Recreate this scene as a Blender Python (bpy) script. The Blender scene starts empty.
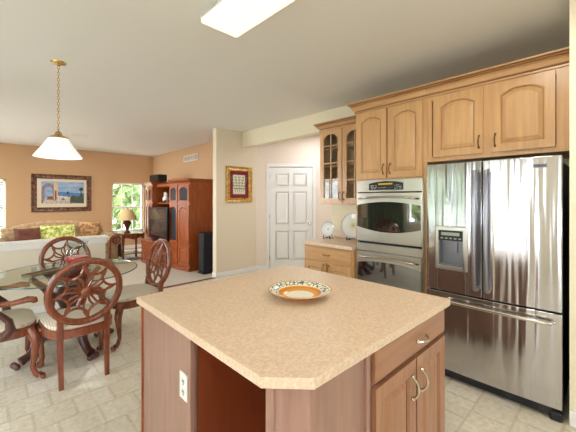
import bpy, bmesh, math, random
from mathutils import Vector, Matrix
random.seed(7)
PI = math.pi
S = bpy.context.scene
COL = S.collection
# ------------------------------------------------------------------ camera, world, lights, exposure
cam = bpy.data.objects.new('camera', bpy.data.cameras.new('camera')); COL.objects.link(cam)
YAW = 43.89                                         # optical axis from +Y towards +X
cam.location = (0, 0, 1.45)
cam.rotation_euler = (PI/2, 0, -math.radians(YAW))
cam.data.sensor_width = 36; cam.data.lens = 315/576*36; cam.data.shift_y = -17/576
cam.data.clip_start = .05
S.camera = cam
S.view_settings.view_transform = 'Standard'; S.view_settings.look = 'None'
S.view_settings.gamma = 1; S.view_settings.use_curve_mapping = False
S.view_settings.exposure = 0.35
W = bpy.data.worlds.new('sky'); S.world = W; W.use_nodes = True
nt = W.node_tree; bg = nt.nodes['Background']
tc = nt.nodes.new('ShaderNodeTexCoord'); sp = nt.nodes.new('ShaderNodeSeparateXYZ'); rp = nt.nodes.new('ShaderNodeValToRGB')
nt.links.new(tc.outputs['Generated'], sp.inputs[0]); nt.links.new(sp.outputs['Z'], rp.inputs[0]); nt.links.new(rp.outputs[0], bg.inputs[0])
rp.color_ramp.elements[0].position = 0; rp.color_ramp.elements[0].color = (.95, .975, 1, 1)
rp.color_ramp.elements[1].position = .8; rp.color_ramp.elements[1].color = (.80, .89, 1, 1)
bg.inputs[1].default_value = 15.0
def area(name, loc, rot, sx, sy, power, col=(1, 1, 1)):
    l = bpy.data.lights.new(name, 'AREA'); l.shape = 'RECTANGLE'; l.size = sx; l.size_y = sy; l.energy = power; l.color = col
    o = bpy.data.objects.new(name, l); o.location = loc; o.rotation_euler = rot; COL.objects.link(o); return o
# daylight entering by the openings of the house
def portal(name, loc, rot, sx, sy):
    o = area(name, loc, rot, sx, sy, 1); o.data.cycles.is_portal = True; return o
portal('portal_kitchen_door', (-2.07, 1.35, 1.05), (0, -PI/2, 0), 2.1, 1.3)
portal('portal_dining_window', (-2.07, 3.15, 1.45), (0, -PI/2, 0), 1.3, 1.3)
portal('portal_kitchen_window', (-2.07, -1.25, 1.5), (0, -PI/2, 0), 1.0, .9)
portal('portal_rear_window', (.3, -3.07, 1.55), (PI/2, 0, 0), 1.4, 1.1)
portal('portal_living_side', (-2.07, 7.6, 1.35), (0, -PI/2, 0), 1.7, 2.6)
portal('portal_far_window_a', (-.1, 9.98, 1.21), (-PI/2, 0, 0), .9, 1.42)
portal('portal_far_window_b', (3.02, 9.98, 1.21), (-PI/2, 0, 0), .87, 1.42)
# fill lights added under the ceiling to brighten nook, kitchen and living room
def fill_light(name, x, y, p, col=(1, .95, .88)):
    l = bpy.data.lights.new(name, 'AREA'); l.shape = 'DISK'; l.size = .3; l.energy = p; l.color = col
    o = bpy.data.objects.new(name, l); o.location = (x, y, 2.74); COL.objects.link(o)
fill_light('nook_fill', 4.35, 3.7, 14, (.94, .95, 1))
fill_light('kitchen_fill', 1.95, .4, 10, (1, .93, .8))
fill_light('kitchen_fill', -.7, .2, 14)
fill_light('living_fill', 1.4, 7.6, 30, (1, .93, .84))

# ------------------------------------------------------------------ helpers
def parts_loc(o):
    v = Vector((0, 0, 0))
    while o: v += o.location; o = o.parent
    return v
def tag(o, label=None, cat=None, group=None, kind=None):
    if label: o['label'] = label
    if cat: o['category'] = cat
    if group: o['group'] = group
    if kind: o['kind'] = kind
    return o
def thing(name, loc, label, cat, group=None, parent=None):
    o = bpy.data.objects.new(name, None); COL.objects.link(o); o.location = loc; o.empty_display_size = .1
    return tag(o, label, cat, group)
class MB:
    """collects geometry, in a frame (origin, u, v, w) or plain world axes, and links it as one mesh"""
    def __init__(s, O=(0, 0, 0), U=(1, 0, 0), Wd=None):
        s.v = []; s.f = []; s.O = Vector(O); s.U = Vector(U)
        if Wd is None: s.V = Vector((0, 1, 0)); s.W = Vector((0, 0, 1))
        else: s.V = Vector((0, 0, 1)); s.W = Vector(Wd)
    def P(s, p): return s.O + s.U*p[0] + s.V*p[1] + s.W*p[2]
    def add(s, vs, fs):
        n = len(s.v); s.v += [s.P(p) for p in vs]; s.f += [[n+i for i in f] for f in fs]; return s
    def box(s, a, b, c, d, e, f):
        vs = [(x, y, z) for z in (e, f) for y in (c, d) for x in (a, b)]
        return s.add(vs, [(0, 2, 3, 1), (4, 5, 7, 6), (0, 1, 5, 4), (2, 6, 7, 3), (0, 4, 6, 2), (1, 3, 7, 5)])
    def prism(s, poly, w0, w1):
        n = len(poly)
        vs = [(p[0], p[1], w0) for p in poly] + [(p[0], p[1], w1) for p in poly]
        return s.add(vs, [list(range(n))[::-1], list(range(n, 2*n))] + [(i, (i+1) % n, n+(i+1) % n, n+i) for i in range(n)])
    def loft(s, loops, cap=True, closed=True):
        n = len(loops[0]); vs = [p for l in loops for p in l]; fs = []
        m = n if closed else n-1
        for k in range(len(loops)-1):
            for i in range(m):
                j = (i+1) % n; fs.append((k*n+i, k*n+j, (k+1)*n+j, (k+1)*n+i))
        if cap: fs += [list(range(n))[::-1], [(len(loops)-1)*n+i for i in range(n)]]
        return s.add(vs, fs)
    def lathe(s, c, prof, seg=24, cap=True):
        loops = [[(c[0]+r*math.cos(2*PI*i/seg), c[1]+r*math.sin(2*PI*i/seg), c[2]+z) for i in range(seg)] for r, z in prof]
        return s.loft(loops, cap)
    def tube(s, pts, rad, seg=8, closed=False, flat=1.0):
        pts = [Vector(p) for p in pts]; n = len(pts)
        if not hasattr(rad, '__len__'): rad = [rad]*n
        loops = []; ref = None
        for i in range(n):
            t = (pts[(i+1) % n] - pts[i-1]) if closed else (pts[min(i+1, n-1)] - pts[max(i-1, 0)])
            t.normalize()
            if ref is None:
                ref = Vector((0, 0, 1)) if abs(t.z) < .9 else Vector((1, 0, 0))
            ref = (ref - t*ref.dot(t)).normalized(); b = t.cross(ref)
            loops.append([tuple(pts[i] + (ref*math.cos(2*PI*k/seg) + b*math.sin(2*PI*k/seg)*flat)*rad[i]) for k in range(seg)])
        if closed:
            loops.append(loops[0]); return s.loft(loops, False)
        return s.loft(loops, True)
    def ball(s, c, r, seg=12, rings=7, sq=(1, 1, 1)):
        prof = [(max(.001, math.sin(PI*k/rings))*r, -math.cos(PI*k/rings)*r) for k in range(rings+1)]
        loops = [[(c[0]+q*math.cos(2*PI*i/seg)*sq[0], c[1]+q*math.sin(2*PI*i/seg)*sq[1], c[2]+z*sq[2]) for i in range(seg)] for q, z in prof]
        return s.loft(loops, True)
    def build(s, name, mat, parent=None, bevel=0, smooth=False, label=None, kind=None):
        me = bpy.data.meshes.new(name); off = parts_loc(parent) if parent else Vector((0, 0, 0))
        me.from_pydata([v-off for v in s.v], [], s.f)
        bm = bmesh.new(); bm.from_mesh(me); bmesh.ops.remove_doubles(bm, verts=bm.verts, dist=1e-5)
        bmesh.ops.recalc_face_normals(bm, faces=bm.faces); bm.to_mesh(me); bm.free()
        me.materials.append(mat)
        o = bpy.data.objects.new(name, me); COL.objects.link(o)
        if parent: o.parent = parent
        if smooth: me.polygons.foreach_set('use_smooth', [True]*len(me.polygons))
        if bevel:
            b = o.modifiers.new('b', 'BEVEL'); b.width = bevel; b.segments = 2; b.limit_method = 'ANGLE'; b.angle_limit = math.radians(40)
            b.harden_normals = False
        if smooth == 'sharp' or (bevel and not smooth):
            pass
        if smooth:
            bm = bmesh.new(); bm.from_mesh(me)
            for e in bm.edges:
                if len(e.link_faces) == 2 and e.calc_face_angle(0) > math.radians(42): e.smooth = False
            bm.to_mesh(me); bm.free()
        return tag(o, label, None, None, kind)
def copy_tree(o, parent=None):
    c = o.copy(); COL.objects.link(c)
    if parent: c.parent = parent
    for ch in list(o.children): copy_tree(ch, c)
    return c
def struct(mb, name, mat, **k):
    return mb.build(name, mat, kind='structure', **k)

# ------------------------------------------------------------------ materials
def lin(c): return tuple(((x/255)/12.92 if x/255 <= .04045 else ((x/255+.055)/1.055)**2.4) for x in c) + (1,)
def mat(name, col, rough=.5, metal=0, **k):
    m = bpy.data.materials.new(name); m.use_nodes = True; b = m.node_tree.nodes['Principled BSDF']
    b.inputs['Base Color'].default_value = lin(col); b.inputs['Roughness'].default_value = rough; b.inputs['Metallic'].default_value = metal
    for kk, v in k.items(): b.inputs[kk].default_value = v
    return m
def tex(m, c1, c2, scale=(1, 1, 1), detail=4, nscale=5, lo=.3, hi=.7, bump=0, space='Object', kind='noise', distort=0):
    t = m.node_tree; n = t.nodes; L = t.links; b = n['Principled BSDF']
    co = n.new('ShaderNodeTexCoord'); mp = n.new('ShaderNodeMapping'); mp.inputs['Scale'].default_value = scale
    L.new(co.outputs[space], mp.inputs[0])
    if kind == 'noise':
        x = n.new('ShaderNodeTexNoise'); x.inputs['Scale'].default_value = nscale; x.inputs['Detail'].default_value = detail; x.inputs['Distortion'].default_value = distort; out = x.outputs['Fac']
    else:
        x = n.new('ShaderNodeTexVoronoi'); x.inputs['Scale'].default_value = nscale; out = x.outputs['Distance']
    L.new(mp.outputs[0], x.inputs['Vector'])
    r = n.new('ShaderNodeValToRGB'); e = r.color_ramp.elements; e[0].position = lo; e[1].position = hi; e[0].color = lin(c1); e[1].color = lin(c2)
    L.new(out, r.inputs[0]); L.new(r.outputs[0], b.inputs['Base Color'])
    if bump:
        bp = n.new('ShaderNodeBump'); bp.inputs['Strength'].default_value = bump; bp.inputs['Distance'].default_value = .01
        L.new(out, bp.inputs['Height']); L.new(bp.outputs[0], b.inputs['Normal'])
    return m
def wood(name, c1, c2, axis='z', rough=.35, coat=.3, ns=3):
    sc = {'z': (9, 9, .8), 'x': (.8, 9, 9), 'y': (9, .8, 9)}[axis]
    m = tex(mat(name, c1, rough), c1, c2, sc, 5, ns, .25, .75, 0, distort=.6)
    m.node_tree.nodes['Principled BSDF'].inputs['Coat Weight'].default_value = coat
    m.node_tree.nodes['Principled BSDF'].inputs['Coat Roughness'].default_value = .25
    return m
M = {}
M['maple'] = wood('maple', (192, 146, 98), (212, 168, 116))
M['maple_h'] = wood('maple_h', (192, 146, 98), (212, 168, 116), 'y')
M['island'] = wood('island_wood', (148, 110, 96), (168, 130, 114))
M['island_h'] = wood('island_wood_h', (152, 102, 72), (174, 124, 92), 'x')
M['island_door'] = wood('island_door_wood', (152, 102, 72), (174, 124, 92))
M['knee_shade'] = wood('knee_shade_wood', (132, 62, 32), (146, 72, 40))  # darker red wood: shade of the knee space put into the colour
M['groove_dark'] = mat('groove_brown', (112, 66, 38), .5)  # dark brown for thin lines along crown and door panel grooves
M['gap'] = mat('cabinet_dark', (70, 38, 22), .6)
M['cherry'] = wood('cherry', (92, 40, 22), (152, 76, 42), 'z', .25, .6, 5)
M['oak'] = wood('entertainment_wood', (124, 54, 18), (180, 92, 38), 'z', .3, .5, 4)
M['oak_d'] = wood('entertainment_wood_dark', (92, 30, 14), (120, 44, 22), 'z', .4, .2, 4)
M['claw'] = wood('dark_carved_wood', (58, 26, 20), (98, 54, 44), 'z', .35, .4, 9)
M['ceil'] = mat('ceiling_paint', (236, 233, 226), .9)
M['cream'] = mat('cream_paint', (238, 228, 200), .8)
M['wallcream'] = mat('warm_cream_paint', (228, 214, 190), .8)
M['pink'] = mat('pale_pink_paint', (236, 220, 205), .8)
M['tan'] = mat('tan_paint', (206, 168, 128), .8)
M['white'] = mat('white_paint', (238, 236, 232), .45)
M['halfwall'] = mat('half_wall_paint', (232, 222, 204), .8)
M['carpet'] = tex(mat('carpet', (190, 182, 168), .95), (184, 176, 162), (206, 198, 184), nscale=90, bump=.3)
M['lam'] = tex(mat('laminate', (215, 190, 150), .38), (212, 184, 156), (232, 208, 182), nscale=95, detail=8, lo=.35, hi=.65)
M['lam2'] = tex(mat('laminate_wall', (215, 190, 160), .38), (218, 192, 164), (238, 216, 192), nscale=60, detail=8, lo=.35, hi=.65)
M['chrome'] = mat('satin_nickel', (205, 200, 192), .22, 1)
M['bar'] = mat('handle_steel', (150, 150, 158), .3, 1)
M['brass'] = mat('brass', (206, 172, 110), .22, 1)
M['bronze'] = mat('aged_brass_pull', (150, 120, 80), .3, 1)
M['black'] = mat('black', (16, 16, 18), .3)
M['blackm'] = mat('black_matte', (22, 22, 24), .6)
M['dgrey'] = mat('fridge_side_black', (34, 34, 40), .4)
M['iron'] = mat('wrought_iron', (18, 15, 14), .5)
M['porc'] = mat('porcelain', (240, 238, 232), .12)
M['red'] = mat('red_wax', (196, 30, 20), .3)
M['red'].node_tree.nodes['Principled BSDF'].inputs['Subsurface Weight'].default_value = .2
def steel(name, along):
    m = mat(name, (198, 198, 202), .15, 1); t = m.node_tree; n = t.nodes; L = t.links
    co = n.new('ShaderNodeTexCoord'); mp = n.new('ShaderNodeMapping'); mp.inputs['Scale'].default_value = along
    x = n.new('ShaderNodeTexNoise'); x.inputs['Scale'].default_value = 1; x.inputs['Detail'].default_value = 2
    mp2 = n.new('ShaderNodeMapping'); mp2.inputs['Scale'].default_value = (4, 4, 600)
    y = n.new('ShaderNodeTexNoise'); y.inputs['Scale'].default_value = 1
    b = n.new('ShaderNodeBump'); b.inputs['Strength'].default_value = .9; b.inputs['Distance'].default_value = .016
    b2 = n.new('ShaderNodeBump'); b2.inputs['Strength'].default_value = .05; b2.inputs['Distance'].default_value = .001
    L.new(co.outputs['Object'], mp.inputs[0]); L.new(mp.outputs[0], x.inputs['Vector']); L.new(x.outputs['Fac'], b.inputs['Height'])
    L.new(co.outputs['Object'], mp2.inputs[0]); L.new(mp2.outputs[0], y.inputs['Vector']); L.new(y.outputs['Fac'], b2.inputs['Height'])
    L.new(b.outputs[0], b2.inputs['Normal']); L.new(b2.outputs[0], n['Principled BSDF'].inputs['Normal'])
    return m
M['steel'] = steel('fridge_steel', (6, 11, .45))
M['steel2'] = steel('oven_steel', (2, 2, 1.5)); M['steel2'].node_tree.nodes['Principled BSDF'].inputs['Base Color'].default_value = lin((206, 202, 192)); M['steel2'].node_tree.nodes['Principled BSDF'].inputs['Roughness'].default_value = .28
M['ovenglass'] = mat('oven_glass', (10, 12, 14), .04)
M['ovenglass'].node_tree.nodes['Principled BSDF'].inputs['Specular IOR Level'].default_value = 1.0
M['ovenglass'].node_tree.nodes['Principled BSDF'].inputs['IOR'].default_value = 2.2
def glassmat(name, col=(1, 1, 1), f=1.45, rough=.02, mixmin=0):
    m = bpy.data.materials.new(name); m.use_nodes = True; t = m.node_tree; n = t.nodes; n.clear(); L = t.links
    o = n.new('ShaderNodeOutputMaterial'); mx = n.new('ShaderNodeMixShader'); tr = n.new('ShaderNodeBsdfTransparent'); g = n.new('ShaderNodeBsdfGlossy')
    fr = n.new('ShaderNodeFresnel'); fr.inputs[0].default_value = f; tr.inputs[0].default_value = (*col, 1); g.inputs['Roughness'].default_value = rough
    ge = n.new('ShaderNodeNewGeometry'); iv = n.new('ShaderNodeMath'); iv.operation = 'SUBTRACT'; iv.inputs[0].default_value = 1; L.new(ge.outputs['Backfacing'], iv.inputs[1])
    mu = n.new('ShaderNodeMath'); mu.operation = 'MULTIPLY'; L.new(fr.outputs[0], mu.inputs[0]); L.new(iv.outputs[0], mu.inputs[1])
    L.new(mu.outputs[0], mx.inputs[0]); L.new(tr.outputs[0], mx.inputs[1]); L.new(g.outputs[0], mx.inputs[2]); L.new(mx.outputs[0], o.inputs[0])
    return m
M['glass'] = glassmat('clear_glass', (.90, .93, .92), 1.6)
M['tableglass'] = glassmat('table_glass', (.86, .93, .89), 1.6)
M['pane'] = glassmat('window_pane', (.95, .97, .97))
def emis(name, col, st):
    m = bpy.data.materials.new(name); m.use_nodes = True; b = m.node_tree.nodes['Principled BSDF']
    b.inputs['Base Color'].default_value = lin(col); b.inputs['Emission Color'].default_value = lin(col); b.inputs['Emission Strength'].default_value = st
    return m
M['lens'] = emis('fluorescent_lens', (250, 242, 214), .8)
M['shade'] = emis('lit_shade', (246, 244, 240), .45)
M['lampshade'] = mat('lamp_shade_fabric', (206, 176, 128), .8)
M['ltshade'] = emis('amber_display', (190, 150, 30), .35)
def floor_mat():
    m = mat('vinyl_floor', (225, 212, 182), .32); t = m.node_tree; n = t.nodes; L = t.links; b = n['Principled BSDF']
    co = n.new('ShaderNodeTexCoord')
    def brick(w, h, off, c1, c2, cm, ms):
        k = n.new('ShaderNodeTexBrick'); k.offset = off; k.inputs['Scale'].default_value = 1; k.inputs['Brick Width'].default_value = w; k.inputs['Row Height'].default_value = h
        k.inputs['Mortar Size'].default_value = ms; k.inputs['Mortar Smooth'].default_value = .4
        k.inputs['Color1'].default_value = lin(c1); k.inputs['Color2'].default_value = lin(c2); k.inputs['Mortar'].default_value = lin(cm)
        L.new(co.outputs['Object'], k.inputs['Vector']); return k
    a = brick(.2286, .2286, .5, (240, 236, 226), (234, 229, 217), (224, 217, 203), .012)
    c = brick(.1143, .2286, .25, (255, 255, 255), (240, 236, 228), (240, 236, 226), .004)
    mx = n.new('ShaderNodeMix'); mx.data_type = 'RGBA'; mx.blend_type = 'MULTIPLY'; mx.inputs[0].default_value = .8
    L.new(a.outputs[0], mx.inputs[6]); L.new(c.outputs[0], mx.inputs[7])
    ns = n.new('ShaderNodeTexNoise'); ns.inputs['Scale'].default_value = 30; ns.inputs['Detail'].default_value = 6; L.new(co.outputs['Object'], ns.inputs['Vector'])
    r = n.new('ShaderNodeValToRGB'); r.color_ramp.elements[0].position = .3; r.color_ramp.elements[0].color = lin((236, 228, 214)); r.color_ramp.elements[1].position = .7; r.color_ramp.elements[1].color = (1, 1, 1, 1)
    L.new(ns.outputs[0], r.inputs[0])
    m2 = n.new('ShaderNodeMix'); m2.data_type = 'RGBA'; m2.blend_type = 'MULTIPLY'; m2.inputs[0].default_value = 1
    L.new(mx.outputs[2], m2.inputs[6]); L.new(r.outputs[0], m2.inputs[7]); L.new(m2.outputs[2], b.inputs['Base Color'])
    return m
M['floor'] = floor_mat()
def stripes(name, c1, c2, axis, n_):
    m = mat(name, c1, .8); t = m.node_tree; n = t.nodes; L = t.links
    co = n.new('ShaderNodeTexCoord'); w = n.new('ShaderNodeTexWave'); w.bands_direction = axis; w.inputs['Scale'].default_value = n_; w.inputs['Distortion'].default_value = .3
    r = n.new('ShaderNodeValToRGB'); r.color_ramp.elements[0].color = lin(c1); r.color_ramp.elements[1].color = lin(c2)
    L.new(co.outputs['Object'], w.inputs['Vector']); L.new(w.outputs[0], r.inputs[0]); L.new(r.outputs[0], n['Principled BSDF'].inputs['Base Color'])
    return m
M['seat'] = stripes('striped_upholstery', (226, 214, 198), (196, 176, 158), 'X', 22)
M['sofa'] = tex(mat('sofa_fabric', (168, 140, 106), .9), (158, 128, 94), (184, 156, 122), nscale=14, lo=.4, hi=.6)
M['throw'] = tex(mat('throw_fabric', (160, 140, 100), .95), (120, 104, 72), (178, 158, 120), nscale=30)
M['brownp'] = tex(mat('brown_cushion', (96, 50, 34), .8), (82, 40, 28), (112, 62, 44), nscale=12)
M['tanp'] = tex(mat('tan_cushion', (168, 124, 84), .85), (140, 96, 62), (196, 158, 112), nscale=16, lo=.4, hi=.6)
M['greenp'] = tex(mat('green_cushion', (170, 180, 70), .8), (126, 142, 40), (226, 230, 150), nscale=16, lo=.4, hi=.6)
M['bluep'] = mat('blue_grey_cushion', (84, 92, 118), .85)
M['orange'] = tex(mat('orange_cushion', (196, 70, 24), .8), (176, 48, 16), (226, 110, 50), nscale=10)
M['leaf'] = tex(mat('tree_leaves', (110, 140, 70), .8), (66, 92, 44), (136, 156, 96), nscale=6)
M['bark'] = mat('bark', (96, 78, 60), .9)
M['lawn'] = tex(mat('patio_paving', (170, 165, 155), .9), (168, 160, 150), (196, 190, 180), nscale=3)

# ------------------------------------------------------------------ the setting
CZ = 2.76
U1 = (.7207, -.6932, 0); W1 = (-.6932, -.7207, 0)          # diagonal wall: along it, and out of it
XL, YB, YF = -2.0, -3.0, 9.9
struct(MB().box(XL, 6, YB, 5.1, -.1, 0), 'floor', M['floor'])
struct(MB().box(XL, 4.0, 5.1, YF+.1, -.1, 0), 'floor', M['carpet'])
struct(MB().box(XL-.1, 6.1, YB-.1, YF+.1, CZ, CZ+.1), 'ceiling', M['ceil'])
struct(MB().box(1.27, 3.05, 5.07, 5.12, 0, .012), 'trim_1', M['cherry'])
def wall_y(name, y0, y1, x0, x1, m, holes=()):                # a wall along x with rectangular holes (x0,x1,z0,z1)
    b = MB(); xs = x0
    for a, c, d, e in sorted(holes):
        b.box(xs, a, y0, y1, 0, CZ); b.box(a, c, y0, y1, 0, d) if d > 0 else None; b.box(a, c, y0, y1, e, CZ); xs = c
    b.box(xs, x1, y0, y1, 0, CZ); return struct(b, name, m)
def wall_x(name, x0, x1, y0, y1, m, holes=()):
    b = MB(); ys = y0
    for a, c, d, e in sorted(holes):
        b.box(x0, x1, ys, a, 0, CZ); b.box(x0, x1, a, c, 0, d) if d > 0 else None; b.box(x0, x1, a, c, e, CZ); ys = c
    b.box(x0, x1, ys, y1, 0, CZ); return struct(b, name, m)
wall_y('wall_far', YF, YF+.14, XL, 3.88, M['tan'], [(-.55, .355, .5, 1.92), (2.59, 3.46, .5, 1.92)])
wall_x('wall_living_side', 3.74, 3.88, 5.2, YF, M['tan'])
wall_x('wall_left_living', XL-.14, XL, 5.2, YF, M['tan'], [(6.3, 8.9, .5, 2.2)])
wall_x('wall_left', XL-.14, XL, YB, 5.2, M['cream'], [(-1.7, -.8, 1.0, 2.0), (.7, 2.0, 0, 2.1), (2.5, 3.8, .8, 2.1)])
wall_y('wall_rear', YB-.14, YB, XL, 6, M['cream'], [(-.4, 1.0, 1.0, 2.1)])
wall_x('wall_right_return', 2.71, 2.86, YB, .205, M['cream'])
wall_x('wall_kitchen', 3.65, 3.78, .1, 2.87, M['cream'])
struct(MB().box(2.86, 3.65, .1, .205, 0, CZ), 'wall_fridge_niche', M['cream'])
struct(MB().box(3.65, 3.78, 2.87, 5.08, 2.465, CZ), 'wall_header', M['cream'])
struct(MB().box(3.06, 4.05, 5.08, 5.2, 0, CZ), 'wall_picture', M['wallcream'])
# diagonal pantry wall with its door opening, starts at the picture wall
DO = (3.99, 5.08, 0)
b = MB(DO, U1, W1); 
b.box(-.1, .265, 0, CZ, -.12, 0); b.box(.265, 1.155, 2.11, CZ, -.12, 0); b.box(1.155, 2.3, 0, CZ, -.12, 0)
struct(b, 'wall_diagonal', M['pink'])
struct(MB(DO, U1, W1).box(-.1, 2.3, 0, CZ, -.9, -.8), 'wall_pantry_back', M['cream'])
wall_x('wall_nook', 5.55, 5.65, 2.0, 3.6, M['pink'])
struct(MB().box(3.78, 5.55, 1.9, 2.0, 0, CZ), 'wall_nook_end', M['pink'])
# half wall
struct(MB().box(XL, 1.25, 5.09, 5.2, 0, .885), 'wall_half', M['halfwall'])
struct(MB().box(XL, 1.28, 5.05, 5.24, .885, .922), 'trim_2', M['white'], bevel=.006)
struct(MB().box(XL, 1.265, 5.068, 5.09, .82, .885), 'trim_3', M['white'], bevel=.006)
# baseboards
struct(MB().box(3.045, 3.995, 5.062, 5.08, 0, .09).box(3.042, 3.06, 5.062, 5.2, 0, .09), 'baseboard_picture', M['white'], bevel=.004)
struct(MB().box(XL, 1.262, 5.075, 5.09, 0, .09), 'baseboard_half', M['white'], bevel=.004)
struct(MB(DO, U1, W1).box(0, .205, 0, .09, 0, .015).box(1.215, 2.2, 0, .09, 0, .015), 'baseboard_diagonal', M['white'])
struct(MB().box(2.692, 2.71, YB, .205, 0, .1), 'baseboard_right', M['white'], bevel=.004)
struct(MB().box(3.725, 3.74, 5.2, YF, 0, .1), 'baseboard_living_side', M['white'])
struct(MB().box(XL, 3.74, YF-.015, YF, 0, .1), 'baseboard_far', M['white'])

# windows
def window(n, O, U, Wd, w, h, cols, rows, sash=True, deep=.14):
    root = bpy.data.objects.new('window_%d' % n, None); COL.objects.link(root); root.location = O; root['kind'] = 'structure'
    f = MB(O, U, Wd)
    f.box(0, w, 0, .05, -deep, -.05); f.box(0, w, h-.05, h, -deep, -.05); f.box(0, .045, 0, h, -deep, -.05); f.box(w-.045, w, 0, h, -deep, -.05)
    if sash: f.box(0, w, h/2-.025, h/2+.025, -deep, -.04)
    f.build('window_frame', M['white'], root)
    g = MB(O, U, Wd)
    for i in range(1, cols): x = w*i/cols; g.box(x-.01, x+.01, 0, h, -.1, -.085)
    for i in range(1, rows): y = h*i/rows; g.box(0, w, y-.01, y+.01, -.1, -.085)
    if cols > 1: g.build('muntin', M['white'], root)
    MB(O, U, Wd).box(.02, w-.02, .02, h-.02, -.096, -.09).build('window_pane', M['pane'], root)
    MB(O, U, Wd).box(-.03, w+.03, -.025, 0, -.05, .03).build('window_sill', M['white'], root)
    return root
window(1, (2.59, YF, .5), (1, 0, 0), (0, -1, 0), .87, 1.42, 3, 4)
w = window(2, (-.55, YF, .5), (1, 0, 0), (0, -1, 0), .905, 1.42, 3, 4)
# slatted white blind on the left far window
b = MB((-.55, YF, .5), (1, 0, 0), (0, -1, 0))
for k in range(34):
    z = .03+k*.041; b.add([(.02, z, -.035), (.885, z, -.035), (.885, z+.022, -.005), (.02, z+.022, -.005)], [(0, 1, 2, 3)])
b.build('blind', M['white'], w)
window(3, (XL, 2.0, 0), (0, -1, 0), (1, 0, 0), 1.3, 2.1, 1, 1, False)
window(4, (XL, -.8, 1.0), (0, -1, 0), (1, 0, 0), .9, 1.0, 3, 2)
window(5, (XL, 8.9, .5), (0, -1, 0), (1, 0, 0), 2.6, 1.7, 4, 4)
window(6, (1.0, YB, 1.0), (-1, 0, 0), (0, 1, 0), 1.4, 1.1, 2, 2)
window(7, (XL, 3.8, .8), (0, -1, 0), (1, 0, 0), 1.3, 1.3, 3, 4)
# vertical blind hanging in front of the glass door
vb = thing('vertical_blind', (XL+.06, 1.35, 0), 'white vertical slat blind hanging in front of the glass kitchen door', 'blind')
MB().box(XL+.03, XL+.09, .68, 2.02, 2.1, 2.14).build('head_rail', M['white'], vb)
for k in range(11):
    yy = .75+k*.12; a = math.radians(34+(k*37 % 19)-9); dx, dy = .042*math.sin(a), .042*math.cos(a)
    MB().add([(XL+.06-dx, yy-dy, .03), (XL+.06+dx, yy+dy, .03), (XL+.06+dx, yy+dy, 2.1), (XL+.06-dx, yy-dy, 2.1), (XL+.063-dx, yy-dy, .03), (XL+.063+dx, yy+dy, .03), (XL+.063+dx, yy+dy, 2.1), (XL+.063-dx, yy-dy, 2.1)], [(0, 1, 2, 3), (7, 6, 5, 4), (0, 4, 5, 1), (3, 2, 6, 7), (0, 3, 7, 4), (1, 5, 6, 2)]).build('slat', M['white'], vb)
# curtains either side of the dining window
def curtain(y0, y1, label):
    b = MB(); n = 60; lo = []
    for z in (.04, 2.3):
        lo.append([(XL+.09+.03*math.sin(k*.9)+.01*math.sin(k*2.3), y0+(y1-y0)*k/n, z) for k in range(n+1)] + [(XL+.085+.03*math.sin(k*.9)+.01*math.sin(k*2.3), y0+(y1-y0)*k/n, z) for k in range(n, -1, -1)])
    b.loft(lo, True); tag(b.build('curtain', M['curtain'], None), label, 'curtain', None)
M['curtain'] = mat('curtain_fabric', (112, 120, 96), .8)
curtain(3.82, 4.95, 'grey green curtain hanging from the dining window to the half wall')
curtain(2.06, 2.48, 'grey green curtain hanging between the glass door and the dining window')
tag(MB().tube([(XL+.09, 2.02, 2.33), (XL+.09, 4.97, 2.33)], .014, 8).build('curtain_rod', M['bronze'], None), 'aged brass curtain rod above the dining window', 'curtain rod')
# pantry door
d = bpy.data.objects.new('door_1', None); COL.objects.link(d); d.location = Vector(DO)+Vector(U1)*.28; d['kind'] = 'structure'
dw, dh = .86, 2.09; DD = MB(Vector(DO)+Vector(U1)*.28, U1, W1)
b = MB(DD.O, U1, W1); b.box(0, dw, .001, dh, -.05, -.006)
sx = [(.11, .385), (.475, .75)]; sy = [(.22, .80), (.93, 1.60), (1.71, 1.97)]
b.box(0, .11, .01, dh, -.006, 0); b.box(.385, .475, .01, dh, -.006, 0); b.box(.75, dw, .01, dh, -.006, 0)
for a, c in ((.01, .22), (.80, .93), (1.60, 1.71), (1.97, dh)):
    for p, q in sx: b.box(p, q, a, c, -.006, 0)
for p, q in sx:
    for a, c in sy:
        L = lambda i, w_: [(p+i, a+i, w_), (q-i, a+i, w_), (q-i, c-i, w_), (p+i, c-i, w_)]
        b.loft([L(0, -.006), L(.02, -.006), L(.05, -.002), L(.055, -.002)], True)
b.build('door_panel', M['white'], d)
b = MB(DD.O, U1, W1)
b.box(-.075, -.01, 0, dh+.085, -.03, .018); b.box(dw+.01, dw+.075, 0, dh+.085, -.03, .018); b.box(-.01, dw+.01, dh+.015, dh+.085, -.03, .018)
b.box(-.03, .02, 0, dh+.03, -.1, -.052); b.box(dw-.02, dw+.03, 0, dh+.03, -.1, -.052); b.box(.02, dw-.02, dh-.02, dh+.03, -.1, -.052)
b.build('door_casing', M['white'], d, bevel=.005)
k = MB(DD.O + Vector(U1)*.80 + Vector((0, 0, .94)), U1, W1)
k.tube([(0, 0, 0), (0, 0, .006)], .03, 16); k.tube([(0, 0, 0), (0, 0, .045)], .011, 12); k.ball((0, 0, .055), .027)
k.build('door_knob', M['chrome'], d, smooth=True)
for z in (.2, 1.05, 1.85):
    MB(DD.O, U1, W1).box(-.014, -.002, z, z+.09, -.01, .008).build('hinge', M['bronze'], d)

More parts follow.
